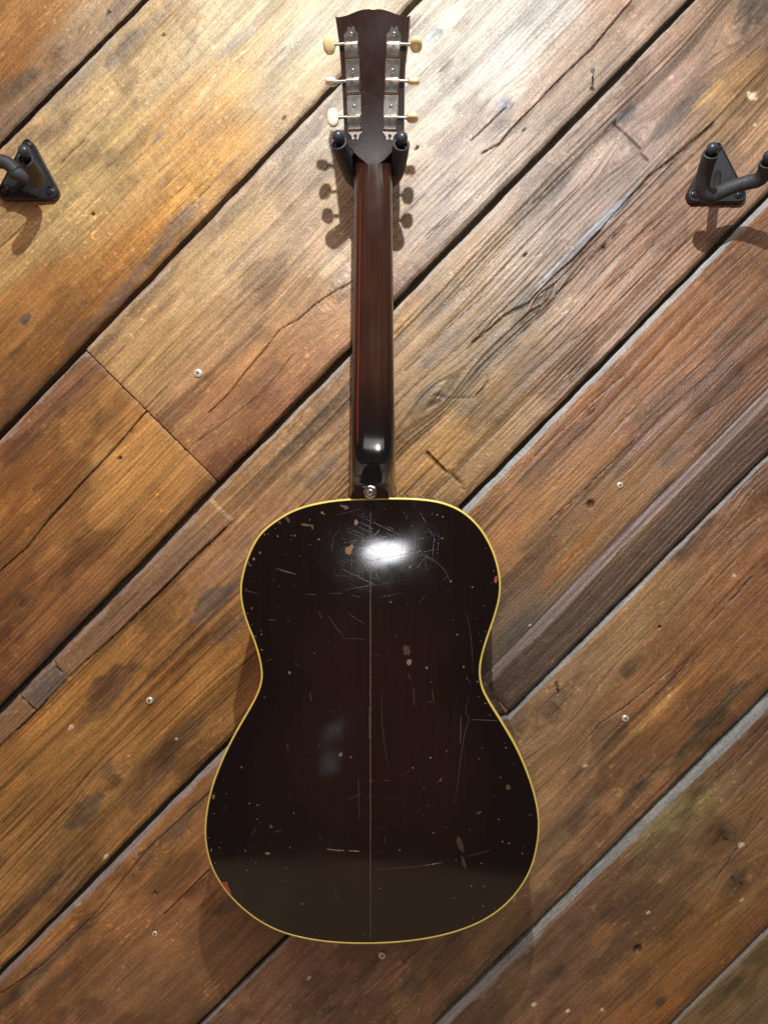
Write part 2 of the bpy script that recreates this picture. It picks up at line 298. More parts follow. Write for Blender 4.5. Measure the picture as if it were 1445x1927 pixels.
# blotches: pixel, half length along, half width across (px), colour, strength, sharp edge?
ST = [(35,90,90,45,(158,92,28),.7,0),(25,170,60,22,(92,80,70),.6,1),(110,250,55,18,(110,90,75),.5,0),(210,30,45,12,(120,108,100),.6,1),
 (150,175,150,10,(130,110,98),.45,0),(430,140,120,40,(205,178,128),.4,0),(395,300,130,60,(196,138,58),.65,1),(300,255,32,11,(128,110,100),.75,1),(320,225,60,10,(140,122,108),.4,1),(150,150,120,16,(120,112,108),.55,1),(250,80,90,14,(112,106,104),.6,1),
 (455,70,60,16,(150,140,130),.6,1),(50,600,14,9,(84,84,78),.9,1),(30,665,26,10,(100,80,50),.6,1),(180,600,80,16,(120,90,70),.55,1),(240,540,100,12,(110,92,88),.5,1),(130,690,110,12,(96,74,58),.6,1),(330,430,90,16,(118,100,96),.5,1),(370,390,60,14,(124,104,96),.45,1),
 (110,420,70,40,(186,158,104),.5,0),(230,480,60,26,(150,96,38),.45,1),(420,420,50,20,(170,140,110),.4,0),
 (950,195,26,20,(120,124,138),.8,1),(940,240,40,14,(112,104,110),.5,1),(820,66,20,14,(160,160,168),.7,1),(480,470,70,20,(140,118,108),.4,0),(210,640,40,12,(124,96,80),.6,1),(360,560,120,20,(196,164,120),.4,0),(620,500,26,16,(214,188,150),.6,1),(350,790,50,14,(176,132,80),.5,1),(580,590,60,26,(156,110,76),.4,0),(400,800,70,22,(132,90,66),.5,0),(700,230,80,30,(196,186,172),.3,0),
 (60,820,120,14,(120,78,52),.7,1),(160,1010,70,60,(140,88,46),.35,1),(45,1130,16,22,(112,76,48),.6,1),(130,1190,110,16,(112,80,62),.75,1),(210,1090,30,90,(134,84,46),.3,1),(380,930,50,10,(112,76,52),.6,1),(190,860,50,18,(196,146,84),.5,1),(80,1000,80,16,(186,134,70),.4,0),
 (1170,225,40,14,(112,110,112),.7,1),(1290,200,110,12,(86,74,72),.7,1),(1330,180,60,8,(206,160,90),.55,1),(1400,170,50,16,(166,120,72),.6,1),(1415,180,16,10,(236,196,130),.85,1),(1150,400,190,12,(92,78,70),.7,1),(1120,430,160,9,(186,190,204),.65,1),(990,560,60,18,(104,96,92),.6,1),(840,640,70,18,(102,92,88),.55,1),(800,740,50,12,(96,88,80),.6,1),(950,640,110,14,(92,80,66),.5,1),(1080,570,100,7,(200,178,160),.5,1),(880,760,40,20,(100,84,66),.5,1),(760,580,60,26,(186,138,78),.5,1),(1000,700,160,22,(128,98,80),.5,0),(820,870,60,26,(180,128,66),.5,1),(640,760,60,26,(156,122,80),.4,0),(560,830,90,14,(94,82,72),.5,1),(610,880,50,12,(88,80,74),.6,1),(700,700,70,14,(120,98,76),.5,1),(1420,20,50,34,(74,66,62),.75,1),
 (400,1130,80,20,(86,78,78),.75,1),(430,1180,70,18,(112,88,76),.6,1),(330,1230,140,9,(120,86,66),.45,1),(215,1290,62,34,(104,70,50),.8,1),(180,1340,60,16,(112,76,56),.6,1),(110,1330,120,14,(190,130,62),.5,1),(160,1525,44,20,(92,80,64),.75,1),(205,1445,40,20,(108,90,76),.65,1),(130,1650,60,26,(196,160,112),.5,1),(60,1700,150,16,(96,78,58),.7,1),(330,1400,90,26,(110,84,64),.5,1),(280,1480,110,16,(104,80,64),.6,1),(430,1060,100,14,(130,98,76),.5,0),(330,1330,110,22,(182,126,60),.35,0),
 (1290,600,130,16,(166,96,46),.55,1),(1120,740,70,16,(182,108,44),.6,1),(1060,830,110,14,(100,68,50),.5,1),(1130,700,50,24,(100,76,66),.5,1),(950,1010,60,30,(180,112,50),.5,1),(1060,1060,110,12,(176,96,36),.6,1),(1400,620,90,20,(104,66,48),.5,1),(1040,980,80,10,(110,76,56),.5,1),(1260,860,40,20,(100,74,66),.5,1),(1220,960,120,12,(96,74,66),.6,1),(1360,450,60,14,(96,60,44),.6,1),(1230,770,90,14,(112,78,60),.5,1),(1130,860,90,16,(176,112,50),.5,1),
 (100,1800,160,14,(100,76,58),.75,1),(330,1560,130,15,(100,78,62),.75,1),(210,1690,60,20,(196,146,84),.5,1),(400,1590,60,30,(182,116,60),.5,0),(170,1905,40,24,(96,62,46),.7,1),(185,1795,40,12,(130,80,50),.5,1),(450,1690,100,16,(98,74,56),.7,1),(60,1860,40,12,(196,160,100),.4,1),(330,1800,60,20,(178,118,64),.4,0),
 (1300,1000,110,16,(104,70,52),.55,1),(1183,1262,16,16,(104,76,56),.7,1),(1150,1230,90,24,(190,140,82),.4,1),(1240,1330,130,7,(204,140,62),.65,1),(1190,1350,140,7,(96,62,40),.6,1),(1300,1270,30,26,(186,104,36),.5,1),(1330,1360,130,20,(84,72,50),.8,1),(1200,1490,60,14,(82,66,46),.7,1),(960,1360,50,20,(110,84,70),.6,1),(1030,1330,40,26,(120,84,66),.5,1),(1330,1090,110,16,(180,110,54),.5,0),(1060,1560,130,18,(120,84,56),.5,0),(960,1700,150,16,(172,116,64),.5,1),(820,1790,130,16,(118,82,56),.5,1),(900,1830,110,12,(92,70,54),.6,1),(780,1860,26,20,(90,78,66),.6,1),(620,1880,60,22,(116,80,60),.5,1),(500,1915,40,20,(176,112,80),.5,1),(1120,1400,60,16,(188,134,76),.4,1),(1400,1010,60,30,(120,74,44),.45,0),
 (1290,1520,110,16,(172,146,84),.6,1),(1360,1560,30,22,(104,76,52),.6,1),(1380,1660,30,20,(112,80,58),.6,1),(1400,1690,90,9,(178,136,66),.6,1),(1240,1630,70,20,(158,110,66),.4,0),(1130,1760,30,14,(190,112,50),.7,1),(1255,1880,40,22,(196,112,40),.75,1),(1180,1850,90,22,(104,72,52),.55,1),(1030,1830,60,16,(110,78,58),.5,1),(1350,1440,120,22,(110,66,44),.5,1),(1240,1880,20,8,(70,62,54),.8,1),(1100,1640,110,14,(168,106,62),.4,1),
 (1375,1850,26,16,(96,80,56),.6,1)]
# cracks and gouges: pixel polyline, half width px, depth mm, darkness
CR = [([(1190,0),(1113,92),(1060,140),(977,228),(939,271),(905,290)],1.5,3,.9),([(953,203),(918,235),(885,266)],1.2,2,.8),
 ([(664,531),(596,570),(562,601),(525,623),(504,654),(465,698),(431,742),(392,778)],1.3,2,.75),([(552,668),(500,735),(445,780),(373,830)],.9,1.2,.5),
 ([(274,776),(228,829),(165,897),(92,979),(44,1037),(0,1076)],1.5,3,.9),([(160,264),(140,282),(114,310)],1.6,1.6,.6),([(51,417),(30,436),(0,465)],1.2,1.5,.7),
 ([(1341,232),(1268,295),(1220,334),(1166,392),(1079,489),(1036,524),(992,572),(948,596),(890,645)],2.2,2.6,.85),([(1157,232),(1185,262),(1220,300)],2.2,2.2,.8),
 ([(919,717),(908,732),(895,745)],1.4,2,.8),([(803,853),(825,874),(847,892),(876,921)],2.3,4,.75),([(815,742),(850,750),(895,748)],1.2,1.6,.7),
 ([(424,994),(339,1076),(242,1173),(155,1251),(68,1338),(0,1406)],1.6,2.6,.85),([(104,1243),(110,1256),(121,1270)],1.6,4,.95),([(39,1304),(50,1318),(68,1336)],1.6,4,.95),
 ([(1123,1367),(1190,1318),(1258,1262)],1.2,1.6,.7),([(1050,1450),(1123,1367)],1.0,1.2,.5),([(1045,1284),(1050,1304)],2.0,3,.9),([(1413,1086),(1395,1106)],1.8,2,.8),([(1390,1112),(1370,1134)],1.6,2,.7),
 ([(0,1871),(82,1813),(174,1725),(281,1595),(402,1483),(470,1418)],1.4,1.6,.6),([(395,1638),(334,1696),(310,1720)],1.2,1.8,.8),
 ([(990,1395),(1130,1250),(1210,1178)],.8,.8,.35),([(1190,830),(1090,930),(1030,982)],1.0,1.4,.6),([(1440,690),(1370,745),(1300,792)],1.0,1.0,.4),
 ([(1000,385),(1085,300),(1160,225)],1.0,1.2,.5),([(1180,420),(1080,520),(1010,590)],1.0,1.2,.5),([(1010,520),(930,600),(880,655)],1.0,1.2,.5),([(760,700),(830,630),(905,560)],.8,1.0,.5),
 ([(1260,470),(1170,560),(1080,640)],1.0,1.3,.5),([(1230,460),(1140,545)],1.1,1.4,.5),([(1345,1395),(1250,1490),(1180,1560)],1.0,1.2,.5),([(1430,1540),(1380,1600),(1340,1660)],1.2,1.6,.6),([(1350,1560),(1366,1578)],1.8,2.2,.8),([(1375,1650),(1396,1664)],1.8,2.2,.8),
 ([(1310,1900),(1420,1790)],.8,1.0,.4),([(1180,1900),(1290,1795)],.8,1.0,.4),([(1030,1700),(1100,1640),(1180,1560)],.8,1.0,.35),([(660,1900),(790,1780)],.8,1.0,.4),
 ([(190,1180),(300,1080)],.7,.8,.3),([(640,420),(560,500)],.7,.6,.25),([(370,75),(345,105)],.9,1.0,.5),([(250,1330),(330,1260),(400,1190)],.9,1.0,.4),([(100,1480),(210,1370)],.9,1.0,.4),([(120,1560),(260,1430)],.7,.8,.3),
 ([(480,960),(420,1020)],.9,1.0,.5),([(1005,860),(1100,770),(1190,690)],.8,.8,.35)]
# knots: pixel, radius px
KN = [(950,200,15),(640,545,26),(1190,270,18),(820,745,18),(1183,1262,14),(1362,1572,20),(1388,1658,20),(45,1130,12),(1415,25,30),(110,95,16),(50,602,9),(1040,1340,24),(980,1365,16),(1440,930,16),(1165,913,6),(1110,770,10),(620,1900,14),(215,1470,18),(820,66,12),(1020,560,10)]
# small holes: pixel, radius px
HO = [(204,23,3.5),(309,65,2.5),(225,862,3.5),(175,403,3),(784,280,3),(1198,1783,7),(1135,465,3),(987,480,3),(292,1756,5),(1111,948,7),(293,1681,3.5),(1240,1180,3),(986,245,2.5),(534,222,2.5)]
# pale chips and paint flecks: pixel, size px
FL = [(1391,1588,5,8),(1216,1716,4,6),(1003,1888,5,5),(1130,1898,5,4),(1067,1900,4,5),(582,1838,4,6),(1413,180,12,7),(135,1368,4,7),(1258,1310,3,4),(1380,1082,4,4),(1100,1440,4,6),(770,60,2,2),(1393,1692,4,3),(996,1176,2,2),(332,1390,3,2),(242,1423,2,2),(1420,235,3,5),(148,1700,6,10),(200,1610,5,8)]

def segdist(U, V, poly, jitter=0.0):
    best = np.full(U.shape, 1e9); P = [uv_px(*p) for p in poly]
    for (a, b) in zip(P[:-1], P[1:]):
        du, dv = b[0] - a[0], b[1] - a[1]; l2 = du * du + dv * dv
        t = np.clip(((U - a[0]) * du + (V - a[1]) * dv) / l2, 0, 1)
        best = np.minimum(best, np.hypot(U - a[0] - t * du, V - a[1] - t * dv))
    return best

GREY = lin((154, 158, 158))
def tame(c, k=0.98):
    c = np.asarray(c, float); l = (c * np.array([.3, .59, .11])).sum(-1, keepdims=True)
    return lin(np.clip(l + (c - l) * k + np.array([0, 4, 3]), 0, 255))
SATK = {'A': .86, 'B': .95, 'C': 1.0, 'K': .94, 'D': .94, 'M': .88, 'E': .84, 'F': .76, 'G': .82, 'H': .85}
def plank(key, g0, g1, ulo, uhi, lift, ch0, ch1, primer, seed, ends=(False, False), relief=1.0, ridged=0.0):
    """one plank: fine grid across its face, rolled edges, closed sides"""
    a0, k0, h0 = GL[g0]; a1, k1, h1 = GL[g1]
    du, dv = 0.0026, 0.00115
    nu = int((uhi - ulo) / du) + 1; us = np.linspace(ulo, uhi, nu)
    width = (a1 - a0)
    nin = int(width / dv)
    # rows: back corner, edge, chamfer, face ..., chamfer, edge, back corner
    tin = np.linspace(0, 1, nin)
    e0 = a0 + k0 * us + h0; e1 = a1 + k1 * us - h1
    # ragged edges
    e0 = e0 + (fbm(us * 38, us * 0 + seed, 3 + seed, 4) - .5) * 0.0022 + (vnoise(us * 7, us * 0, 40 + seed) - .5) * 0.0018
    e1 = e1 + (fbm(us * 34, us * 0 + seed, 9 + seed, 4) - .5) * 0.0026 + (vnoise(us * 6, us * 0, 60 + seed) - .5) * 0.0018
    c0 = ch0 * (0.75 + 0.5 * vnoise(us * 11, us * 0, 71 + seed)); c1 = ch1 * (0.7 + 0.6 * vnoise(us * 13, us * 0, 81 + seed))
    rows = [e0, e0] + [e0 + c0 + (e1 - c1 - e0 - c0) * t for t in tin] + [e1, e1]
    V = np.array(rows); U = np.tile(us, (len(rows), 1)); nr = len(rows)
    # warped grain coordinate
    wv = V + (fbm(U * 2.3, V * 6, 100 + seed, 3) - .5) * 0.020 + (vnoise(U * 9, V * 30, 120 + seed) - .5) * 0.003
    kn_dark = np.zeros_like(V); kn_h = np.zeros_like(V)
    for (kx, ky, kr) in KN:
        ku, kv = uv_px(kx, ky); r = kr * MP
        if kv < e0.min() or kv > e1.max() or ku < ulo - .05 or ku > uhi + .05: continue
        q2 = ((U - ku) / (3.2 * r)) ** 2 + ((V - kv) / (1.7 * r)) ** 2
        wv = wv + np.tanh((V - kv) / (0.6 * r)) * (-r * 1.1) * np.exp(-q2 * .9)
        q = np.hypot((U - ku) / (1.25 * r), (V - kv) / r) + (fbm(U * 160, V * 160, 7, 2) - .5) * .5
        m = 1 - sstep(0.35, 1.0, q); kn_dark = np.maximum(kn_dark, m * (0.5 + 0.35 * np.sin(q * 26)))
        kn_h = kn_h + m * 0.0006
    rings = fbm(U * 1.6 + 3 * seed, wv * 150, 140 + seed, 3)
    late = sstep(0.52, 0.70, rings)                       # dark late-wood lines
    streak = fbm(U * 3.0, wv * 55, 160 + seed, 4)
    # ---- colour
    pts = PTS[key]
    wu = U + (fbm(U * 9, V * 14, 200 + seed, 3) - .5) * 0.10; ww = V + (fbm(U * 10, V * 22, 220 + seed, 3) - .5) * 0.045
    num = np.zeros(U.shape + (3,)); den = np.zeros(U.shape)
    for (px, py, r, g, b) in pts:
        pu, pv = uv_px(px, py)
        wgt = 1.0 / (0.06 + ((wu - pu) / 0.16) ** 2 + ((ww - pv) / 0.055) ** 2) ** 2
        num += wgt[..., None] * tame((r, g, b), SATK[key]); den += wgt
    C = num / den[..., None]
    for i, (px, py, sl, sw, col, stg, sharp) in enumerate(ST):
        pu, pv = uv_px(px, py); lu, lv = sl * MP, sw * MP
        if pv < e0.min() - lv or pv > e1.max() + lv or pu + lu < ulo or pu - lu > uhi: continue
        n = fbm(U * 26 + i, V * 60, 300 + i, 4) - .5; n2 = fbm(U * 90, V * 260, 400 + i, 2) - .5
        q = np.hypot((U - pu) / lu, (V - pv) / lv) + n * 1.5 + n2 * 0.5
        m = (1 - (sstep(0.58, 1.06, q) if sharp else sstep(0.2, 1.3, q))) * stg * .9
        C = C * (1 - m[..., None]) + tame(col, SATK[key] * .96) * m[..., None]
    mott = fbm(U * 16, V * 30, 500 + seed, 5)
    C = C * (1 + (mott - .5) * 0.62)[..., None]
    # scattered dark blotches of old dirt and patches of worn stain
    bl = sstep(0.565, 0.66, fbm(U * 10 + 5 * seed, V * 22, 520 + seed, 5)); C = C * (1 - bl[..., None] * np.array([.31, .33, .33]))
    wn = sstep(0.58, 0.68, fbm(U * 12, V * 24, 540 + seed, 5)); C = C * (1 + wn[..., None] * np.array([.18, .17, .14]))
    C = C * (1 - late * 0.26 * (0.55 + ridged))[..., None] * (1 + (streak - .5) * 0.30)[..., None]
    fine = np.sin((wv + .0016 * vnoise(U * 14, V * 60, 170 + seed)) * 2 * math.pi / 0.0056) * sstep(.42, .6, fbm(U * 5 + seed, V * 9, 180 + seed, 3)) * min(1.0, ridged * 1.6 + .25)
    C = C * (1 + fine * 0.10)[..., None]
    # dirt rubbed in along the lower edge
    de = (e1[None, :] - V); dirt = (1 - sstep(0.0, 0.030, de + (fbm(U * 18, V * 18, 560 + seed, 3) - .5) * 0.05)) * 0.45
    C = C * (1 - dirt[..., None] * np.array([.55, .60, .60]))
    C = C * (1 - kn_dark * 0.55)[..., None]
    # ---- relief
    H = np.zeros_like(V) + lift
    H += (fbm(U * 3, V * 9, 600 + seed, 3) - .5) * 0.0030 * relief
    H += (streak - .5) * 0.0017 * relief * (1 + ridged) - late * 0.0003 * relief * (1 + 2 * ridged) + kn_h
    H += fine * 0.00028
    saw = sstep(0.55, 0.65, fbm(U * 4, V * 8, 620 + seed, 2)) * np.maximum(0, np.sin((U + 0.16 * V + .004 * vnoise(U * 20, V * 20, 5)) * 2 * math.pi / 0.021)) ** 10
    H -= saw * 0.0004
    H += (fbm(U * 120, V * 200, 640 + seed, 2) - .5) * 0.0004
    dk = np.zeros_like(V)
    for j, (poly, hw, dep, dark) in enumerate(CR):
        qu = [uv_px(*p) for p in poly]
        if max(q[1] for q in qu) < e0.min() - .01 or min(q[1] for q in qu) > e1.max() + .01 or max(q[0] for q in qu) < ulo - .01 or min(q[0] for q in qu) > uhi + .01: continue
        d = segdist(U + (fbm(U * 60, V * 60, 700 + j, 2) - .5) * 0.003, V + (fbm(U * 24, V * 60, 720 + j, 4) - .5) * 0.0034, poly)
        ww_ = hw * MP * 0.72 * (0.45 + 1.0 * vnoise(U * 30, V * 30, 740 + j))
        m = 1 - sstep(ww_ * 0.5, ww_ * 1.3 + 0.0005, d)
        H -= m * dep * 0.001; dk = np.maximum(dk, m * dark)
    # short natural checks along the grain
    ck = sstep(0.80, 0.86, fbm(U * 10 + seed, wv * 330, 760 + seed, 2)) * sstep(.5, .62, fbm(U * 5, V * 14, 780 + seed, 2))
    dk = np.maximum(dk, ck * 0.55); H -= ck * 0.0008
    for (hx, hy, hr) in HO:
        hu, hv = uv_px(hx, hy); d = np.hypot(U - hu, V - hv); m = 1 - sstep(hr * MP * .6, hr * MP * 1.3, d)
        H -= m * 0.004; dk = np.maximum(dk, m * .85)
    C = C * (1 - dk[..., None] * np.array([.86, .90, .92]))
    # step of a thick paint/wood layer along the narrow strip of the middle plank
    if key == 'D':
        strip = segdist(U, V, CR[12][0]); side = (V < np.interp(U, *zip(*sorted([uv_px(*p) for p in CR[12][0]])))) & (U < uv_px(440, 980)[0])
        H = H + np.where(side, 0.0022, 0)
        gm = np.where(side, 0.62, 0.0) * sstep(-.02, .06, uv_px(430, 990)[0] - U); C = C * (1 - gm[..., None]) + (lin((136, 112, 92)) * (0.75 + 0.5 * mott[..., None])) * gm[..., None]
        gm = np.where(side, 0.8, 0.0) * (1 - sstep(.02, .035, np.abs(U - uv_px(85, 1285)[0]))); C = C * (1 - gm[..., None]) + lin((110, 106, 100)) * gm[..., None]
    if key in ('E',):
        sv = sval(2189); d = np.abs(V - sv + (vnoise(U * 6, V * 0, 33) - .5) * .004); m = (1 - sstep(0.005, 0.0075, d))
        H = H - m * 0.0016 + m * (fbm(U * 2, V * 420, 35, 2) - .5) * 0.0016
        m2 = m * (0.45 + .4 * fbm(U * 5, V * 260, 36, 3)); C = C * (1 - m2[..., None]) + lin((150, 132, 128)) * m2[..., None]
        m3 = sstep(sv + .008, sv + .014, V) * 0.62; C = C * (1 - m3[..., None]) + lin((92, 70, 56)) * (0.6 + .8 * streak[..., None]) * m3[..., None]
    # flecks
    for (fx, fy, fa, fb) in FL:
        fu, fv = uv_px(fx, fy); q = np.hypot((U - fu) / (fb * MP), (V - fv) / (fa * MP)) + (fbm(U * 300, V * 300, 800, 2) - .5) * 1.0
        m = (1 - sstep(.6, .95, q)); C = C * (1 - m[..., None]) + lin((236, 214, 180)) * m[..., None]
    sp = sstep(0.86, 0.90, vnoise(U * 210, V * 330, 820 + seed)) * sstep(.56, .66, fbm(U * 14, V * 20, 840 + seed, 3))
    C = C * (1 + sp[..., None] * np.array([.7, .65, .6]))
    # worn, primed edges
    edge = 1 - sstep(0.0, 0.004, V - (e0 + c0)[None, :] + (fbm(U * 50, V * 80, 860 + seed, 3) - .5) * 0.012)
    em = edge * (0.55 if primer < .5 else 0.35); C = C * (1 - em[..., None]) + lin((176, 164, 150)) * em[..., None]
    H[2] -= 0.0003; H[-3] -= 0.0004
    # chamfers
    H[1] = lift - ch0 * 0.55 + (fbm(us * 30, us * 0, 880 + seed, 3) - .5) * 0.0015; H[-2] = lift - ch1 * 0.8
    H[0] = -0.025; H[-1] = -0.025
    pr = primer * np.clip(1.35 - 0.9 * fbm(us * 22, us * 0, 890 + seed, 4), 0, 1)
    for r in (0, 1): C[r] = C[r] * (1 - pr[:, None]) + GREY * (0.8 + 0.4 * fbm(us * 60, us * 0 + r, 895 + seed, 3))[:, None] * pr[:, None]
    if primer > .5:   # paint runs up to the arris on the chamfer
        C[2] = C[2] * 0.35 + GREY * 0.65 * (0.85 + 0.3 * vnoise(us * 40, us * 0, 897))[:, None]
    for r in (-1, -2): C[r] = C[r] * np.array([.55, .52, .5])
    # ---- clip to the wall and build
    X = (U + V) * R2; Z = (U - V) * R2
    if ends[0]:
        H[:, 0] = -0.025; H[:, 1] -= 0.0012
        U[:, 1] = U[:, 0]; X = (U + V) * R2; Z = (U - V) * R2
    if ends[1]:
        H[:, -1] = -0.025; H[:, -2] -= 0.0012
        U[:, -2] = U[:, -1]; X = (U + V) * R2; Z = (U - V) * R2
    idx = np.arange(nr * nu).reshape(nr, nu)
    q = np.stack([idx[:-1, :-1], idx[:-1, 1:], idx[1:, 1:], idx[1:, :-1]], -1).reshape(-1, 4)
    xc = X.reshape(-1)[q].mean(1); zc = Z.reshape(-1)[q].mean(1)
    q = q[(np.abs(xc) < bw) & (np.abs(zc) < bh)]
    used = np.zeros(nr * nu, bool); used[q.reshape(-1)] = True
    remap = np.cumsum(used) - 1; q = remap[q]
    co = np.stack([X, -H, Z], -1).reshape(-1, 3)[used]; C = np.clip(C.reshape(-1, 3)[used], 0.004, 0.9)
    G = np.stack([U, wv, np.full_like(U, seed * 3.7)], -1).reshape(-1, 3)[used]
    me = bpy.data.meshes.new("plank")
    me.vertices.add(len(co)); me.vertices.foreach_set("co", co.astype(np.float32).ravel())
    me.loops.add(len(q) * 4); me.loops.foreach_set("vertex_index", q.astype(np.int32).ravel())
    me.polygons.add(len(q)); me.polygons.foreach_set("loop_start", np.arange(0, len(q) * 4, 4, dtype=np.int32))
    me.polygons.foreach_set("use_smooth", np.ones(len(q), bool))
    me.update(calc_edges=True)
    at = me.attributes.new("tone", 'FLOAT_COLOR', 'POINT'); at.data.foreach_set("color", np.concatenate([C, np.ones((len(C), 1))], 1).astype(np.float32).ravel())
    ag = me.attributes.new("grain", 'FLOAT_VECTOR', 'POINT'); ag.data.foreach_set("vector", G.astype(np.float32).ravel())
    me.set_sharp_from_angle(angle=math.radians(50))
    return link("plank", me, WOOD, wall)

UJ1 = float(uv_px(292, 787)[0]); UJ2 = float(uv_px(930, 1310)[0])
plank('A', 0, 1, -0.35, 0.45, 0.0010, .0020, .0030, 0, 1)
plank('B', 1, 2, -0.72, 0.78, 0.0005, .0026, .0035, .35, 2)
plank('K', 2, 3, -0.95, UJ1 - .0007, 0.0000, .0022, .0030, .25, 3, (False, True), ridged=.5)
plank('C', 2, 3, UJ1 + .0007, 1.0, 0.0022, .0022, .0035, .25, 4, (True, False), relief=1.0, ridged=.45)
plank('D', 3, 4, -1.1, 1.1, 0.0008, .0030, .0030, .45, 5, relief=1.4, ridged=1.0)
plank('M', 4, 5, -1.1, UJ2 - .0006, 0.0004, .0058, .0030, .95, 6, (False, True))
plank('E', 4, 5, UJ2 + .0006, 1.0, 0.0020, .0060, .0030, .95, 7, (True, False), ridged=.3)
plank('F', 5, 6, -0.85, 0.85, 0.0012, .0025, .0030, .9, 8)
plank('G', 6, 7, -0.65, 0.65, 0.0024, .0082, .0030, 1.0, 9, relief=1.2)
plank('H', 7, 8, -0.45, 0.45, 0.0006, .0030, .0030, .6, 10)

def screw_meshes(r):
    bm = bmesh.new(); prof = [(0, .9), (.55, .86), (.85, .62), (1.0, .25), (1.0, -.4)]; n = 24; prev = None
    ringsv = []
    for (a, h) in prof[1:]:
        ringsv.append([bm.verts.new((a * r * math.cos(2 * math.pi * k / n), -h * r * .45, a * r * math.sin(2 * math.pi * k / n))) for k in range(n)])
    bm.faces.new(ringsv[0])
    for p, q in zip(ringsv[:-1], ringsv[1:]):
        for k in range(n): bm.faces.new((p[k], p[(k + 1) % n], q[(k + 1) % n], q[k]))
    me = bpy.data.meshes.new("screw"); bmesh.ops.recalc_face_normals(bm, faces=bm.faces); bm.to_mesh(me); bm.free()
    me.polygons.foreach_set("use_smooth", [True] * len(me.polygons)); me.set_sharp_from_angle(angle=math.radians(40)); me.materials.append(STEEL)
    bm = bmesh.new(); a, b = .56 * r, .13 * r; y0, y1 = -r * .405, -r * .2  # cross slot: raised dark piece coloured like the shade of a recess
    pl = [(a, b * .6), (b, b), (b * .6, a), (-b * .6, a), (-b, b), (-a, b * .6), (-a, -b * .6), (-b, -b), (-b * .6, -a), (b * .6, -a), (b, -b), (a, -b * .6)]
    t = [bm.verts.new((x, y0, z)) for x, z in pl]; u = [bm.verts.new((x, y1, z)) for x, z in pl]
    bm.faces.new(t)
    for k in range(12): bm.faces.new((t[k], t[(k + 1) % 12], u[(k + 1) % 12], u[k]))
    ms = bpy.data.meshes.new("shaded_cross"); bmesh.ops.recalc_face_normals(bm, faces=bm.faces); bm.to_mesh(ms); bm.free(); ms.materials.append(SLOT)
    return me, ms
def put_screw(parent, loc, r, rot=0.4, d=None, tilt=None):
    a, b = screw_meshes(r); a.materials.clear(); a.materials.append(ZINC)
    s = link("screw", a, None, parent); s.location = loc; s.rotation_euler = (0, rot, 0) if tilt is None else tilt
    k = link("shaded_cross", b, None, s); return s
for (x, y, r, rot, d) in ((373, 702, .0054, .35, .0042), (282, 1318, .0044, .9, .0014), (1176, 1352, .0044, .2, .0022), (719, 1798, .0046, .6, .0022), (1166, 913, .0040, 1.1, .0016), (292, 1757, .0036, .1, .0008)):
    put_screw(wall, W(x, y, d), r, rot)
# a nail standing out of the pale plank
nb = W(1117, 141, .0); nh = W(1115, 133, .024)
V, Fc = loft(tube([nb + Vector((0, .01, 0)), nb.lerp(nh, .5), nh - (nh - nb).normalized() * .0012, nh - (nh - nb).normalized() * .0011, nh], [.0013, .0013, .0013, .0030, .0030], 12))
mesh("nail", V, Fc, STEEL, wall)

# ------------------------------------------------------------------ the guitar
PITCH, YAW = math.radians(3.3), math.radians(-3.4)
butt = W(698, 1776, .117)
# local frame: +x right, +z up the neck, +y towards the wall; the rim of the back is the plane y = 0
GM = Matrix.Translation(butt) @ Matrix.Rotation(YAW, 4, 'Z') @ Matrix.Rotation(PITCH, 4, 'X')
GI = GM.inverted()
guitar = empty("acoustic_guitar", (0, 0, 0), "dark brown acoustic guitar hanging face to the wall, cream binding round its back", "guitar")
guitar.matrix_world = GM
CAMP = Vector((0, -D, 0))
def GP(px, py, h=0.0, frame=None):
    """pixel -> guitar-local point on the plane y = h (of the guitar, or of a frame given in guitar-local space)"""
    A = GI if frame is None else frame.inverted() @ GI
    o = A @ CAMP; dr = (A.to_3x3() @ Vector(((px - CX) / F, 1.0, (CY - py) / F)))
    t = (h - o.y) / dr.y; p = o + dr * t
    return p
OUT = [(697,937.5),(640,940),(590,948),(550,961),(512,984),(485,1010),(466,1047),(455,1085),(452,1112),(455,1140),(464,1172),(477,1205),(487,1238),(491.5,1268),(488,1292),(477,1318),(460,1348),(440,1383),(417,1430),(396,1488),(386,1545),(387,1590),(398,1632),(418,1668),(447,1702),(486,1733),(530,1755),(580,1768),(635,1775),(697,1776.5),
       (760,1773),(815,1765),(865,1752),(910,1733),(949,1706),(980,1671),(1001,1632),(1012,1588),(1015,1545),(1008,1500),(993,1453),(972,1405),(946,1360),(920,1318),(908,1292),(904,1266),(907,1238),(917,1203),(930,1165),(940,1128),(942,1095),(936,1060),(924,1027),(903,992),(872,963),(835,946),(795,939),(750,937)]
outl = catmull([tuple(GP(x, y)) for x, y in OUT], 6, True)
OL = np.array([(p[0], p[2]) for p in outl]); NO = len(OL)
for _ in range(2): OL = 0.25 * np.roll(OL, 1, 0) + 0.5 * OL + 0.25 * np.roll(OL, -1, 0)
seg = np.roll(OL, -1, 0) - np.roll(OL, 1, 0); nrm = np.stack([seg[:, 1], -seg[:, 0]], 1); nrm /= np.linalg.norm(nrm, axis=1)[:, None]
c0 = OL.mean(0)
if ((nrm * (OL - c0)).sum(1)).mean() < 0: nrm = -nrm
ZB, ZT = OL[:, 1].min(), OL[:, 1].max()
pc = GP(697, 1310); CEN = np.array([pc.x, pc.z]); XC = pc.x
BW = 0.0020
IN = OL - nrm * BW
ang = np.arctan2(IN[:, 1] - CEN[1], IN[:, 0] - CEN[0]); rad = np.hypot(IN[:, 0] - CEN[0], IN[:, 1] - CEN[1]); od = np.argsort(ang)
angS, radS = ang[od], rad[od]
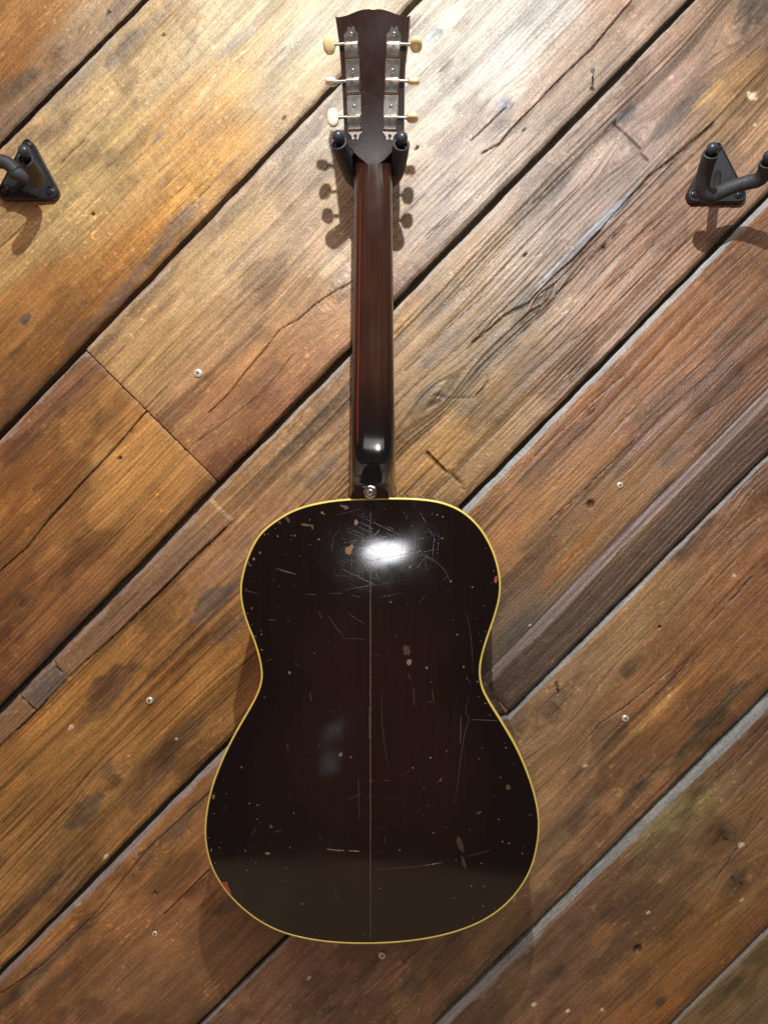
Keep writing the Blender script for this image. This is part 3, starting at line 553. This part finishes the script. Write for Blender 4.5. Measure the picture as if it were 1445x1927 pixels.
ARCH = 0.0052
def hback(x, z):
    x = np.asarray(x, float); z = np.asarray(z, float)
    a = np.arctan2(z - CEN[1], x - CEN[0]); r = np.hypot(x - CEN[0], z - CEN[1]) / np.interp(a, angS, radS, period=2 * math.pi)
    r = np.clip(r, 0, 1)
    return -(ARCH * (1 - r ** 2) - 0.006 * np.abs(x - XC) * (1 - r ** 2) + 0.0004)
def depth_at(z): return 0.104 - 0.016 * (z - ZB) / (ZT - ZB)

def burst_attr(o, vals):
    at = o.data.attributes.new("burst", 'FLOAT', 'POINT'); at.data.foreach_set("value", np.asarray(vals, np.float32))
# back plate
NR = 44; Vb = [(CEN[0], float(hback(*CEN)), CEN[1])]; Fb = []
for i in range(1, NR + 1):
    t = i / NR
    for p in IN:
        q = CEN + (p - CEN) * t
        if i == NR: q = p + (CEN - p) / np.linalg.norm(CEN - p) * -0.0003
        Vb.append((q[0], float(hback(q[0], q[1])), q[1]))
for k in range(NO): Fb.append((0, 1 + k, 1 + (k + 1) % NO))
for i in range(NR - 1):
    for k in range(NO):
        a = 1 + i * NO + k; b = 1 + i * NO + (k + 1) % NO; Fb.append((a, b, b + NO, a + NO))
back = mesh("back", Vb, Fb, LACQ, guitar, angle=60)
arr = np.array(Vb); aa = np.arctan2(arr[:, 2] - CEN[1], arr[:, 0] - CEN[0]); rr = np.hypot(arr[:, 0] - CEN[0], arr[:, 2] - CEN[1]) / np.interp(aa, angS, radS, period=2 * math.pi)
burst_attr(back, (1 - sstep(0.35, 0.95, rr)) * (0.55 + 0.9 * fbm(arr[:, 0] * 14, arr[:, 2] * 6, 3, 3)) * sstep(0.44, 0.30, arr[:, 2]))
# binding
rows = []
for (off, y) in ((-BW - .0006, 0.004), (-BW, -0.0004), (-BW * .8, -0.0008), (-BW * .25, -0.0007), (0.0, -0.0001), (0.0003, 0.0010), (0.0003, 0.0058), (-0.001, 0.0062)):
    q = OL + nrm * off; rows.append([(a, y, b) for a, b in q])
V, Fc = loft(rows, True, False, False); mesh("binding", V, Fc, BIND, guitar, angle=50)
# rim
rows = [[(a, 0.0058 + (depth_at(b) - 0.0058) * t, b) for a, b in OL] for t in np.linspace(0, 1, 12)]
V, Fc = loft(rows, True, False, False); rim = mesh("rim", V, Fc, SIDE, guitar); burst_attr(rim, np.zeros(len(V)))
# soundboard (towards the wall)
Vs = [(CEN[0], depth_at(CEN[1]), CEN[1])] + [(a, depth_at(b), b) for a, b in OL - nrm * .0018]; Fs = [(0, 1 + k, 1 + (k + 1) % NO) for k in range(NO)]
mesh("soundboard", Vs, Fs, SPRUCE, guitar)

# neck: stations (pixel y, left x, right x on the fretboard side plane, outward height, squareness)
def neck_y(z): return depth_at(ZT) + 0.001          # fretboard/neck joint plane (guitar local y)
NY = depth_at(ZT) - 0.001
zt = ZT
def zpix(py, h): return GP(697, py, h).z
st = []   # z, xl, xr, height toward camera, p exponent, narrow factor
def station(py, xl, xr, height, p, nar):
    h = NY - height * .35
    a = GP(xl, py, h); b = GP(xr, py, h); c = GP(697, py, NY - height)
    return (0.5 * (a.z + b.z) * .4 + c.z * .6, a.x, b.x, height, p, nar)
capH = NY + 0.0030
for s in ((276, 659, 744, .0165, 2.6, 1), (292, 662, 741, .0170, 2.4, 1), (308, 665.5, 738.5, .0175, 2.3, 1), (326, 668.5, 737, .0179, 2.2, 1), (350, 669, 737, .0182, 2.9, 1), (420, 668.3, 737.5, .0186, 2.9, 1), (520, 666.8, 738.6, .0192, 2.9, 1),
          (640, 664.5, 740, .0200, 2.9, 1), (740, 662.5, 741.2, .0208, 2.9, 1), (800, 661.3, 742, .0220, 2.9, .99), (836, 660.6, 742.4, .0262, 3.1, .985), (858, 660, 742.7, .0330, 3.3, .97), (875, 659.5, 743, .0430, 3.5, .955), (889, 659.2, 743.2, .0560, 3.8, .935), (899, 659, 743.4, .0690, 4.1, .915), (906, 658.8, 743.5, .0800, 4.3, .895), (911, 658.6, 743.5, capH - .0022, 4.2, .87), (915, 658.5, 743.6, capH - .0004, 3.8, .86), (940, 658, 744, capH - .0004, 3.8, .86)):
    st.append(station(*s))
rings = []; NA = 40; bz = []
# make stations monotone in z and smooth
S = np.array(st); zs = S[:, 0].copy()
for i in range(1, len(zs)): zs[i] = min(zs[i], zs[i - 1] - .0012)
S[:, 0] = zs
S[-1, 0] = ZT + .0004
dense = []
for i in range(len(S) - 1):
    m = max(2, int((S[i, 0] - S[i + 1, 0]) / .006))
    for k in range(m): dense.append(S[i] + (S[i + 1] - S[i]) * (k / m))
dense.append(S[-1]); dense = np.array(dense)
ker = np.array([1, 2, 1]) / 4.0
for _ in range(2): dense[1:-1, 1:] = (dense[:-2, 1:] + 2 * dense[1:-1, 1:] + dense[2:, 1:]) / 4
for (z, xl, xr, hgt, p, nar) in dense:
    ring = []; cx = .5 * (xl + xr); hw = .5 * (xr - xl)
    for k in range(NA + 1):
        th = math.pi * k / NA; c, s = math.cos(th), math.sin(th)
        x = math.copysign(abs(c) ** (2 / p), c) * hw; y = (abs(s) ** (2 / p)) * hgt
        x *= 1 - (1 - nar) * min(1, max(0, (y - .012) / max(.01, hgt - .012))) ** 1.3
        ring.append((cx + x, NY - y, z))
    rings.append(ring); bz += [z] * (NA + 1)
V, Fc = loft(rings, True, True, True)
neck = mesh("neck", V, Fc, NECK, guitar, angle=60)
bz = np.array(bz)
burst_attr(neck, (1 - .5 * sstep(zpix(345, NY), zpix(315, NY), bz)) * sstep(ZT + .05, ZT + .17, bz) * (0.75 + .5 * vnoise(bz * 30, np.array(V)[:, 0] * 90, 4)))
# heel cap
capo = []
for (x, y) in ((659.5, 936), (661, 928), (666, 920.5), (675, 915.5), (687, 913), (699, 912.3), (711, 913.2), (721, 916), (728, 921), (731, 928.5), (732, 936)):
    p = GP(x, y, -.003); capo.append((p.x, p.z))
cc = np.mean(capo, 0)
rows = []
for (k, y) in ((1.0, .0040), (1.0, -.0026), (.97, -.0032)):
    rows.append([(cc[0] + (a - cc[0]) * k, y + (.13 * (b - capo[0][1]) if y < 0 else 0), cc[1] + (b - cc[1]) * k if b > cc[1] else b) for a, b in capo])
V, Fc = loft(rows, True, True, True)
hc = mesh("heel_cap", V, Fc, LACQ, guitar); burst_attr(hc, np.full(len(V), .35))
def lathe(prof, n=28):
    return [[(r * math.cos(2 * math.pi * k / n), y, r * math.sin(2 * math.pi * k / n)) for k in range(n)] for r, y in prof]
p = GP(696.6, 926, -.012)
V, Fc = loft(lathe([(.0038, 0.012), (.0038, .0055), (.0046, .003), (.0064, .0012), (.0070, .0002), (.0068, -.0008), (.0056, -.0014), (.0044, -.0012), (.0038, -.0003), (.0016, -.0001)]), True, True, True)
sb = mesh("strap_button", V, Fc, CLEAR, guitar); sb.location = p
a, b_ = screw_meshes(.0034); s = link("screw", a, None, sb); s.location = (0, -.0002, 0); k = link("shaded_cross", b_, None, s); k.parent = sb; k.location = (0, -.0002, 0)
# fretboard
zn = zpix(322, NY); rows = []
for t in np.linspace(0, 1, 20):
    z = zn + (ZT - .10 - zn) * t; hw = .0215 + (.0272 - .0215) * t; xm = GP(702.5, 330, NY).x + (GP(700.5, 900, NY).x - GP(702.5, 330, NY).x) * min(1, t / .82)
    rows.append([(xm - hw, NY + .0004, z), (xm - hw, NY + .0062, z), (xm - hw * .5, NY + .0072, z), (xm + hw * .5, NY + .0072, z), (xm + hw, NY + .0062, z), (xm + hw, NY + .0004, z)])
V, Fc = loft(rows, True, True, True); mesh("fretboard", V, Fc, EBONY, guitar)

# headstock: its own tilted plane (back face y = 0 in frame HF)
hz = zpix(305, NY - .014)
HF = Matrix.Translation((XC, NY - .0184, hz)) @ Matrix.Rotation(math.radians(14.5), 4, 'X')
HI = HF.inverted()
def HP(px, py, h=0.0):
    """pixel -> headstock-frame point at height h above the back face (towards the camera)"""
    return GP(px, py, -h, HF)
HO_ = [(630.5,29.5),(634,31.5),(640,31),(649,29),(660,25),(672,20),(684,16.8),(694,16),(699,17.3),(704,17.3),(710,16.2),(720,17),(732,20.5),(744,25),(755,29),(764,30.5),(769,30),(771.5,28.6),
       (770.2,45),(768,70),(765,96),(762,122),(760.6,160),(760,200),(759.6,240),(757,258),(750,268),(744,277),(737,288),(728,298),(718,306),(710,313),(702,319),(694,313),(686,306),(676,298),(665,288),(657,278),(652,268),(648.5,258),(647,240),(645.6,200),(643.5,160),(640,110),(637,76),(633.5,50)]
HQ = np.array([(HP(x, y).x, HP(x, y).z) for x, y in HO_])
hc_ = HQ.mean(0); rows = []
for (k, y) in ((.976, 0.0), (.992, .0006), (1.0, .0018), (1.0, .0150), (1.004, .0152), (1.004, .0168), (.99, .0172)):
    rows.append([HF @ Vector((hc_[0] + (a - hc_[0]) * k, y, hc_[1] + (b - hc_[1]) * (1 - (1 - k) * .5))) for a, b in HQ])
V, Fc = loft(rows, True, True, True); hd = mesh("headstock", V, Fc, HEADB, guitar); burst_attr(hd, [0.3 + .7 * random.random() for _ in V])

def hs(o): o.matrix_local = HF; return o     # a part given in the headstock frame
def boxv(bm, x0, x1, y0, y1, z0, z1, skew=0.0):
    vs_ = [bm.verts.new((x + skew * (z - z0), y, z)) for x in (x0, x1) for y in (y0, y1) for z in (z0, z1)]
    for f in ((0, 1, 3, 2), (4, 6, 7, 5), (0, 4, 5, 1), (2, 3, 7, 6), (0, 2, 6, 4), (1, 5, 7, 3)): bm.faces.new([vs_[i] for i in f])
def strip_frame(top, bot):
    a = HP(*top); b = HP(*bot); ax = (a - b).normalized(); right = Vector((0, -1, 0)).cross(ax) * -1
    if right.x < 0: right = -right
    M = Matrix((right, Vector((0, 1, 0)), ax)).transposed().to_4x4(); M.translation = (a + b) / 2
    return M, (a - b).length
def tuner_strip(top, bot, hw_px, boxes, screws, buttons, sgn):
    M, Ln = strip_frame(top, bot); FM = HF @ M; FI = FM.inverted()
    hw = hw_px * .83 / F
    def ZP(px, py, h=0.0): return GP(px, py, -h, FM)
    h2 = Ln / 2
    o2 = [(0, h2 - .0022), (-.0016, h2 - .0004), (-.0034, h2), (-.0040, h2 - .0022), (-.0046, h2 - .0042), (-hw * .8, h2 - .0060), (-hw, h2 - .0072)]
    half = o2 + [(-hw, -h2 + .0072), (-hw * .8, -h2 + .0060), (-.0046, -h2 + .0042), (-.0040, -h2 + .0022), (-.0034, -h2), (-.0016, -h2 + .0004), (0, -h2 + .0022)]
    full = half + [(-x, z) for x, z in reversed(half[1:-1])]
    rows = [[(x * k, -y, z) for x, z in full] for k, y in ((1, .0002), (1, .0011), (.97, .0014))]
    V, Fc = loft(rows, True, True, True)
    pl = mesh("tuner_plate", V, Fc, NICKEL, guitar, angle=30); pl.matrix_local = FM
    for (y0, y1) in boxes:
        z0 = ZP(697, y1, .004).z; z1 = ZP(697, y0, .004).z
        zz = [(z0, .0012), (z0 + .0004, .0050), (z0 + .0010, .0074), (z0 + .0020, .0082), (z1 - .0040, .0082), (z1 - .0020, .0076), (z1 - .0007, .0062), (z1 + .0002, .0038), (z1 + .0006, .0012)]
        rows = []
        for z, h in zz:
            ww = hw * .93
            rows.append([(-ww, -.0010, z), (-ww, -max(.0011, h - .0007), z), (-ww + .0006, -h, z), (ww - .0006, -h, z), (ww, -max(.0011, h - .0007), z), (ww, -.0010, z)])
        V, Fc = loft(rows, True, True, True)
        gb = mesh("gear_housing", V, Fc, NICKEL, pl, angle=30)
        # oil hole: dark raised disc, its shade put into the colour
        V, Fc = loft(lathe([(.0008, -.0078), (.0008, -.00835)], 12), True, True, True)
        oh = mesh("oil_hole_shade", V, Fc, SLOT, pl); oh.location = (0, 0, z1 - .0056)
    for sy in screws:
        z = ZP(697, sy, .001).z
        a, b2 = screw_meshes(.0021); s1 = link("screw", a, None, pl); s1.location = (0, -.0013, z); s1.rotation_euler = (0, random.uniform(0, 1.5), 0)
        b2.materials.clear(); b2.materials.append(SLOT); k1 = link("shaded_cross", b2, None, pl); k1.location = s1.location; k1.rotation_euler = s1.rotation_euler
    for (bx, by, rot, mat_, sc_) in buttons:
        c = ZP(bx, by, .0035)
        x0 = sgn * hw * .9; x1 = c.x - sgn * .0035
        pr = [(x0, .0022), (x0 + sgn * .0010, .0022), (x0 + sgn * .0011, .0017), (x1 - sgn * .004, .0017), (x1 - sgn * .0039, .0024), (x1, .0026)]
        rows = [[(x, -.0035 + r * math.cos(2 * math.pi * k / 14), c.z + r * math.sin(2 * math.pi * k / 14)) for k in range(14)] for x, r in pr]
        V, Fc = loft(rows, True, True, True); mesh("tuner_shaft", V, Fc, STEEL, pl)
        # oval button with a thick waist
        rows = []
        for lat in np.linspace(-math.pi / 2, math.pi / 2, 15):
            ring = []
            for k in range(28):
                a = 2 * math.pi * k / 28; cl = max(.02, abs(math.cos(lat))) ** .55
                x = .0066 * math.copysign(abs(math.cos(a)) ** .85, math.cos(a)) * cl; z = .0102 * math.copysign(abs(math.sin(a)) ** .9, math.sin(a)) * cl
                y = .0043 * math.copysign(abs(math.sin(lat)) ** .8, math.sin(lat)) * (1 - .25 * (z / .0102) ** 2)
                ring.append((x * sc_, y * sc_, z * sc_))
            rows.append(ring)
        V, Fc = loft(rows, True, True, True); bt = mesh("tuner_button", V, Fc, mat_, pl, angle=70)
        bt.location = (c.x, -.0035, c.z); bt.rotation_euler = (rot, 0, 0)
    return pl
R = math.radians
tuner_strip((660.5, 50), (669, 263), 13.8, ((76, 108), (144, 177), (214, 246)), (62, 131, 199, 255), ((619.4, 84, R(27), CREAMB, 1), (623, 154, R(88), WHITEB, .98), (626.7, 221.5, R(-6), WHITEB, .97)), -1)
tuner_strip((742, 50), (733, 264), 13.8, ((76, 108), (144, 177), (214, 246)), (62, 131, 199, 255), ((783, 84, R(56), CREAMB, 1), (779, 153, R(96), CREAMB, .97), (776, 222, R(80), CREAMB, 1)), 1)

# ---- the back's wear: chips, scars, seam
def bp_(px, py, lift=.00012):
    q = GP(px, py, -.003); h = float(hback(q.x, q.z)); q = GP(px, py, h - lift); return Vector((q.x, float(hback(q.x, q.z)) - lift, q.z))
def chip_poly(px, py, rx, ry, rot=0, n=11, seed=0):
    r_ = random.Random(seed); pts = []
    for k in range(n):
        a = 2 * math.pi * k / n; f = r_.uniform(.68, 1.2)
        x, y = rx * f * math.cos(a), ry * f * math.sin(a)
        pts.append((px + x * math.cos(rot) - y * math.sin(rot), py + x * math.sin(rot) + y * math.cos(rot)))
    return pts
def chip(pts, mat_):
    P = [bp_(x, y, .00025) for x, y in pts]; B = [bp_(x, y, -.0003) for x, y in pts]
    n = len(P); c = sum(P, Vector()) / n
    V = P + B + [c + Vector((0, .00008, 0))]; Fc = [(k, (k + 1) % n, 2 * n) for k in range(n)] + [(k, (k + 1) % n, n + (k + 1) % n, n + k) for k in range(n)]
    return mesh("lacquer_chip", V, Fc, mat_, back, angle=60)
for i, (x, y, rx, ry, rot, m_) in enumerate(((670, 983, 4.5, 7, .1, CHIP), (657.5, 1034, 9, 14, .6, CHIP), (577, 988, 15, 3, .15, FAINT), (588, 992, 3, 6, 0, FAINT), (650, 954, 12, 4, .3, FAINT), (541, 977, 4, 9, -.5, SCAR), (932.5, 1091, 3.6, 10, .15, CHIPR),
        (769.5, 1246, 7, 9, 0, CHIP), (765, 1224, 9, 15, -.3, SCAR), (771, 1067, 2.2, 5, .5, CHIP), (641, 1420, 5, 5, 0, CHIP), (402, 1499, 3.6, 6.5, .3, CHIP), (956, 1482, 6, 7, 0, FAINT), (865, 1588, 8, 22, -.25, SCAR), (872, 1622, 5, 16, -.25, SCAR), (504, 1606, 6, 3.5, 0, CHIP), (462, 1601, 3, 3, 0, FAINT), (526, 983, 6, 3, .7, SCAR), (398, 1600, 2, 4, 0, CHIP), (1012, 1548, 1.5, 10, 0, CHIP), (968, 1692, 3, 7, .6, CHIP), (490, 1040, 3, 4, 0, FAINT), (468, 1060, 2, 5, 0, FAINT), (510, 1555, 4, 5, 0, FAINT), (900, 1530, 5, 2.5, -.5, FAINT))):
    chip(chip_poly(x, y, rx * .78, ry * .78, rot, 14, i), m_)
chip([(413.5, 1662), (418, 1660), (428, 1659.5), (430, 1668), (434, 1676), (438, 1692), (434, 1690), (424, 1678)], CHIPR)
# hairline scratches and specks, too many to pick apart: one piece of relief per tone
def scratches(name, lines, dots, mat_):
    V = []; Fc = []
    for pts, wd in lines:
        P = catmull([(a, b, 0) for a, b in pts], 6) if len(pts) > 2 else [np.array(pts[0] + (0,)) + (np.array(pts[1] + (0,)) - np.array(pts[0] + (0,))) * t for t in np.linspace(0, 1, 6)]
        n = len(P); base = len(V)
        for i, p in enumerate(P):
            t = P[min(i + 1, n - 1)] - P[max(i - 1, 0)]; t = t / (np.linalg.norm(t) + 1e-9); nn = np.array((-t[1], t[0]))
            w_ = wd * .36 * (0.35 + .65 * math.sin(math.pi * (i + .5) / n)) * random.uniform(.6, 1.2)
            V.append(bp_(p[0] + nn[0] * w_, p[1] + nn[1] * w_, .00012)); V.append(bp_(p[0] - nn[0] * w_, p[1] - nn[1] * w_, .00012))
        for i in range(n - 1): a = base + 2 * i; Fc.append((a, a + 1, a + 3, a + 2))
    for (x, y, r_) in dots:
        base = len(V); k_ = 7; ro = random.uniform(0, 3); el = random.uniform(.5, 1)
        for k in range(k_):
            a = 2 * math.pi * k / k_; f = random.uniform(.7, 1.2) * r_; X_ = math.cos(a) * f; Y_ = math.sin(a) * f * el
            V.append(bp_(x + X_ * math.cos(ro) - Y_ * math.sin(ro), y + X_ * math.sin(ro) + Y_ * math.cos(ro), .00014))
        Fc.append(tuple(range(base, base + k_)))
    o = mesh(name, V, Fc, mat_, back, smooth=False); o["kind"] = "stuff"; return o
def inside(px, py, mar=10):
    q = GP(px, py, -.003); a = math.atan2(q.z - CEN[1], q.x - CEN[0]); r_ = math.hypot(q.x - CEN[0], q.z - CEN[1])
    return r_ < np.interp(a, angS, radS, period=2 * math.pi) - mar * MP
dots = [(455,1444,2.2),(553,1530,2),(815,1567,2.2),(957,1587,2.4),(945,1584,2.5),(752,1600,2),(546,1595,1.8),(569,1701,2),(715,1672,1.6),(854,1690,1.6),(905,1625,2),(910,1668,2.2),(887,1668,2.2),(938,1542,1.8),(777,1445,2.2),(840,1413,1.8),(829,1468,2.4),(539,1634,2),(465,1638,2),(485,1515,2),(470,1512,1.8),(660,1425,2.2),(810,1426,2),(860,1194,2),(872,1255,2.4),(898,1283,2.2),(803,1257,2.6),(832,1013,2.4),(848,1094,2.2),(889,1105,2),(735,1133,2.2),(600,1015,2),(555,1008,2),(606,965,2.2),(478,1052,3),(474,1145,2.4),(493,1223,2.4),(545,1266,3)]
pale = [([(616,1598),(632,1600),(648,1600.5)],3.0),([(655,1601),(677,1602)],2.2),([(831,1623),(815,1626),(800,1629)],1.5)]
for _ in range(95):
    x, y = random.uniform(392, 1008), random.uniform(955, 1765)
    if inside(x, y): dots.append((x, y, random.choice((.6, .7, .8, 1.0, 1.0, 1.3))))
for _ in range(60):   # more knocks near the rim
    k = random.randrange(NO); q = OL[k] - nrm[k] * random.uniform(.004, .016); wp = GM @ Vector((q[0], -.002, q[1])); s_ = F / (D + wp.y)
    dots.append((wp.x * s_ + CX, CY - wp.z * s_, random.choice((.8, 1.0, 1.3, 1.8))))
scratches("pale_nicks", pale, dots, PALE if False else CHIP)
faint = [([(520,1070),(540,1076),(558,1081)],3.5),([(654,1153),(668,1163),(690,1176)],1.4),([(617,1158),(630,1177),(647,1199)],1.4),([(599,1150),(606,1164)],1.2),([(647,1201),(687,1203)],1.2),([(760,1034),(800,1045),(833,1069),(848,1096)],1.6),([(800,1045),(802,1075)],1.3),([(878,1153),(886,1200),(890,1267)],1.0),([(768,1267),(773,1280)],1.6),([(460,1111),(485,1117)],1.4),
  ([(702,1636),(769,1632),(834,1623)],1.6),([(878,1612),(922,1600)],1.5),([(887,1354),(910,1355),(936,1356.5)],2.2),([(867,1347),(866,1400)],2.6),([(882,1308),(876,1340),(882,1354),(873,1386),(862,1465),(855,1512)],1.3),([(778,1294),(780,1329)],1.4),([(813,1296),(817,1329)],1.4),([(674,1463),(676,1540)],1.4),([(718,1303),(720,1372),(732,1451)],1.0),([(583,1303),(586,1320)],1.8),([(628,1668),(632,1685),(636,1695)],1.4),([(633,1366),(637,1375),(632,1372)],1.6),([(655,1505),(683,1492)],1.2),([(516,1566),(530,1562)],1.8),([(822,1474),(833,1462)],2.0),([(690,1470),(705,1469)],1.4),([(720,1469),(735,1468)],1.4),([(575,1118),(595,1119)],1.6),([(620,1117),(645,1116)],1.4),([(660,1120),(678,1124)],1.4),([(640,1083),(655,1085)],1.4),([(505,1166),(520,1167)],2.0),([(500,1245),(512,1240)],1.2),([(540,1400),(543,1412)],1.6),([(695,1330),(694.5,1390)],1.6)]
for _ in range(34):
    x, y = random.uniform(420, 980), random.uniform(960, 1740); a = random.uniform(0, math.pi); l = random.uniform(4, 22)
    p2 = (x + l * math.cos(a), y + l * math.sin(a))
    if inside(x, y, 14) and inside(*p2, 14): faint.append(([(x, y), p2], random.uniform(.6, 1.2)))
scratches("hairline_scratches", faint, [], FAINT)
scratches("bright_scratch", pale, [], PALE)
seam = [([(697 + random.uniform(-.25, .25), y) for y in range(960, 1772, 18)], 1.7)]
scratches("centre_seam", seam, [], SEAM)

# ------------------------------------------------------------------ hangers
def plate_mesh(c, w_, h_, t=.006, rnd=.009):
    """rounded triangle, apex up, centred on c (guide: apex, two lower corners)"""
    cor = [(0, h_ * .58), (-w_ / 2, -h_ * .42), (w_ / 2, -h_ * .42)]; pts = []
    for i in range(3):
        a = np.array(cor[i]); b = np.array(cor[(i + 1) % 3]); z = np.array(cor[(i - 1) % 3])
        d1 = (z - a) / np.linalg.norm(z - a); d2 = (b - a) / np.linalg.norm(b - a); bis = (d1 + d2) / np.linalg.norm(d1 + d2)
        half = math.acos(np.dot(d1, d2)) / 2; cen = a + bis * rnd / math.sin(half)
        a1 = math.atan2(*((a + d1 * rnd / math.tan(half) - cen)[::-1])); a2 = math.atan2(*((a + d2 * rnd / math.tan(half) - cen)[::-1]))
        while a2 - a1 > math.pi: a2 -= 2 * math.pi
        while a2 - a1 < -math.pi: a2 += 2 * math.pi
        for k in range(9): q = a1 + (a2 - a1) * k / 8; pts.append(cen + rnd * np.array((math.cos(q), math.sin(q))))
    rows = []
    for (k, y) in ((1.0, .002), (1.0, -t * .55), (.955, -t), (.90, -t), (.875, -t + .0012)):
        rows.append([(c.x + a * k, c.y + y, c.z + b * k) for a, b in pts])
    return loft(rows, True, True, True)
def hanger(name, label, plate_px, plate_w, plate_h, arms, stem, screws_, ar=.0080, sr=.0055):
    c = W(*plate_px, .0035); root = empty(name, c, label, "guitar hanger", "black wall hangers for guitars")
    L = lambda p: Vector(p) - c
    V, Fc = plate_mesh(Vector((0, 0, 0)), plate_w, plate_h); pl = mesh("mounting_plate", V, Fc, CASTM, root, angle=30)
    for (sx, sz) in screws_:
        # raised collar and screw
        V, Fc = loft(lathe([(.0062, -.0036), (.0060, -.0062), (.0050, -.0064), (.0044, -.0050)], 20), True, False, True); cl = mesh("screw_collar", V, Fc, CASTM, pl); cl.location = (sx, 0, sz)
        a, b2 = screw_meshes(.0042); a.materials.clear(); a.materials.append(CASTM); s = link("screw", a, None, pl); s.location = (sx, -.0048, sz); k = link("shaded_cross", b2, None, pl); k.location = s.location; s.rotation_euler = k.rotation_euler = (0, .3, 0)
    # stem out of the plate
    P = [L(W(*q)) for q in stem]; V, Fc = loft(tube([p for p in catmull([tuple(p) for p in P], 5)], sr, 18), True, True, True); mesh("stem", V, Fc, CASTM, root)
    for path, tip in arms:
        pts = catmull([tuple(L(W(*q))) for q in path], 8)
        rr_ = [ar + .0008 * (i / (len(pts) - 1)) for i in range(len(pts))]
        rg = tube(pts, rr_, 24)
        # hollow mouth at the outer end
        e = Vector(pts[-1]); t = (e - Vector(pts[-2])).normalized()
        inner = [[e + (Vector(v) - e) * .72 for v in rg[-1]], [e - t * .006 + (Vector(v) - e) * .70 for v in rg[-1]]]
        lip = [[e + t * .0006 + (Vector(v) - e) * .9 for v in rg[-1]]]
        V, Fc = loft(rg + lip + inner, True, True, True); mesh("foam_sleeve", V, Fc, RUBBER, root, angle=50)
        tp = L(W(*tip)); V, Fc = loft(tube([e - t * .02, e.lerp(tp, .6)], .0048, 14), True, True, True); mesh("arm_rod", V, Fc, CASTM, root)
        rows = []; up = (tp - e).normalized(); q = up.to_track_quat('Z', 'Y').to_matrix()
        for lat in np.linspace(-math.pi / 2 + .05, math.pi / 2 - .05, 12): rows.append([tp + q @ Vector((math.cos(lat) * math.cos(a) * .0066, math.cos(lat) * math.sin(a) * .0066, math.sin(lat) * .0063)) for a in np.linspace(0, 2 * math.pi, 24, endpoint=False)])
        V, Fc = loft(rows, True, True, True); mesh("end_ball", V, Fc, CAPBALL, root, angle=80)
    return root
# the one that carries the guitar
hanger("guitar_hanger", "black padded hanger gripping the guitar's neck just below the tuners", (700, 356), .052, .058,
       [([(690, 345, .045), (668, 338, .055), (657, 320, .072), (647, 295, .092), (637, 268, .112)], (636.5, 256, .120)),
        ([(712, 345, .045), (735, 338, .055), (746, 322, .072), (751, 298, .092), (755, 271, .112)], (756, 259, .120))],
       [(702, 352, .004), (702, 350, .025), (702, 348, .046)], [(0, .024), (-.017, -.016), (.017, -.016)], .0088, .008)
hanger("guitar_hanger", "empty black hanger cut by the picture's left edge, on a golden plank", (56, 325), .088, .084,
       [([(22, 322, .040), (46, 332, .036), (68, 340, .040), (68, 328, .062), (58, 313, .082), (48, 299, .100)], (46.5, 284, .110)),
        ([(30, 322, .040), (12, 306, .044), (-14, 303, .048), (-44, 303, .056), (-66, 296, .075), (-82, 278, .100)], (-86, 266, .110))],
       [(52, 330, .004), (40, 328, .022), (28, 324, .040)], [(0, .033), (-.029, -.0245), (.029, -.0245)])
hanger("guitar_hanger", "empty black hanger with swivelled yoke on the brown plank, right of the guitar", (1345, 331), .086, .084,
       [([(1340, 371, .056), (1328, 368, .060), (1321, 352, .066), (1325, 326, .078), (1331, 305, .090), (1337, 289, .100)], (1339.5, 279, .106)),
        ([(1334, 373, .056), (1350, 364, .054), (1375, 353, .056), (1403, 344, .062), (1426, 338, .070), (1438, 324, .080), (1443, 306, .092)], (1446, 294, .100))],
       [(1348, 328, .004), (1346, 340, .022), (1340, 362, .050)], [(0, .033), (-.028, -.0245), (.028, -.0245)])
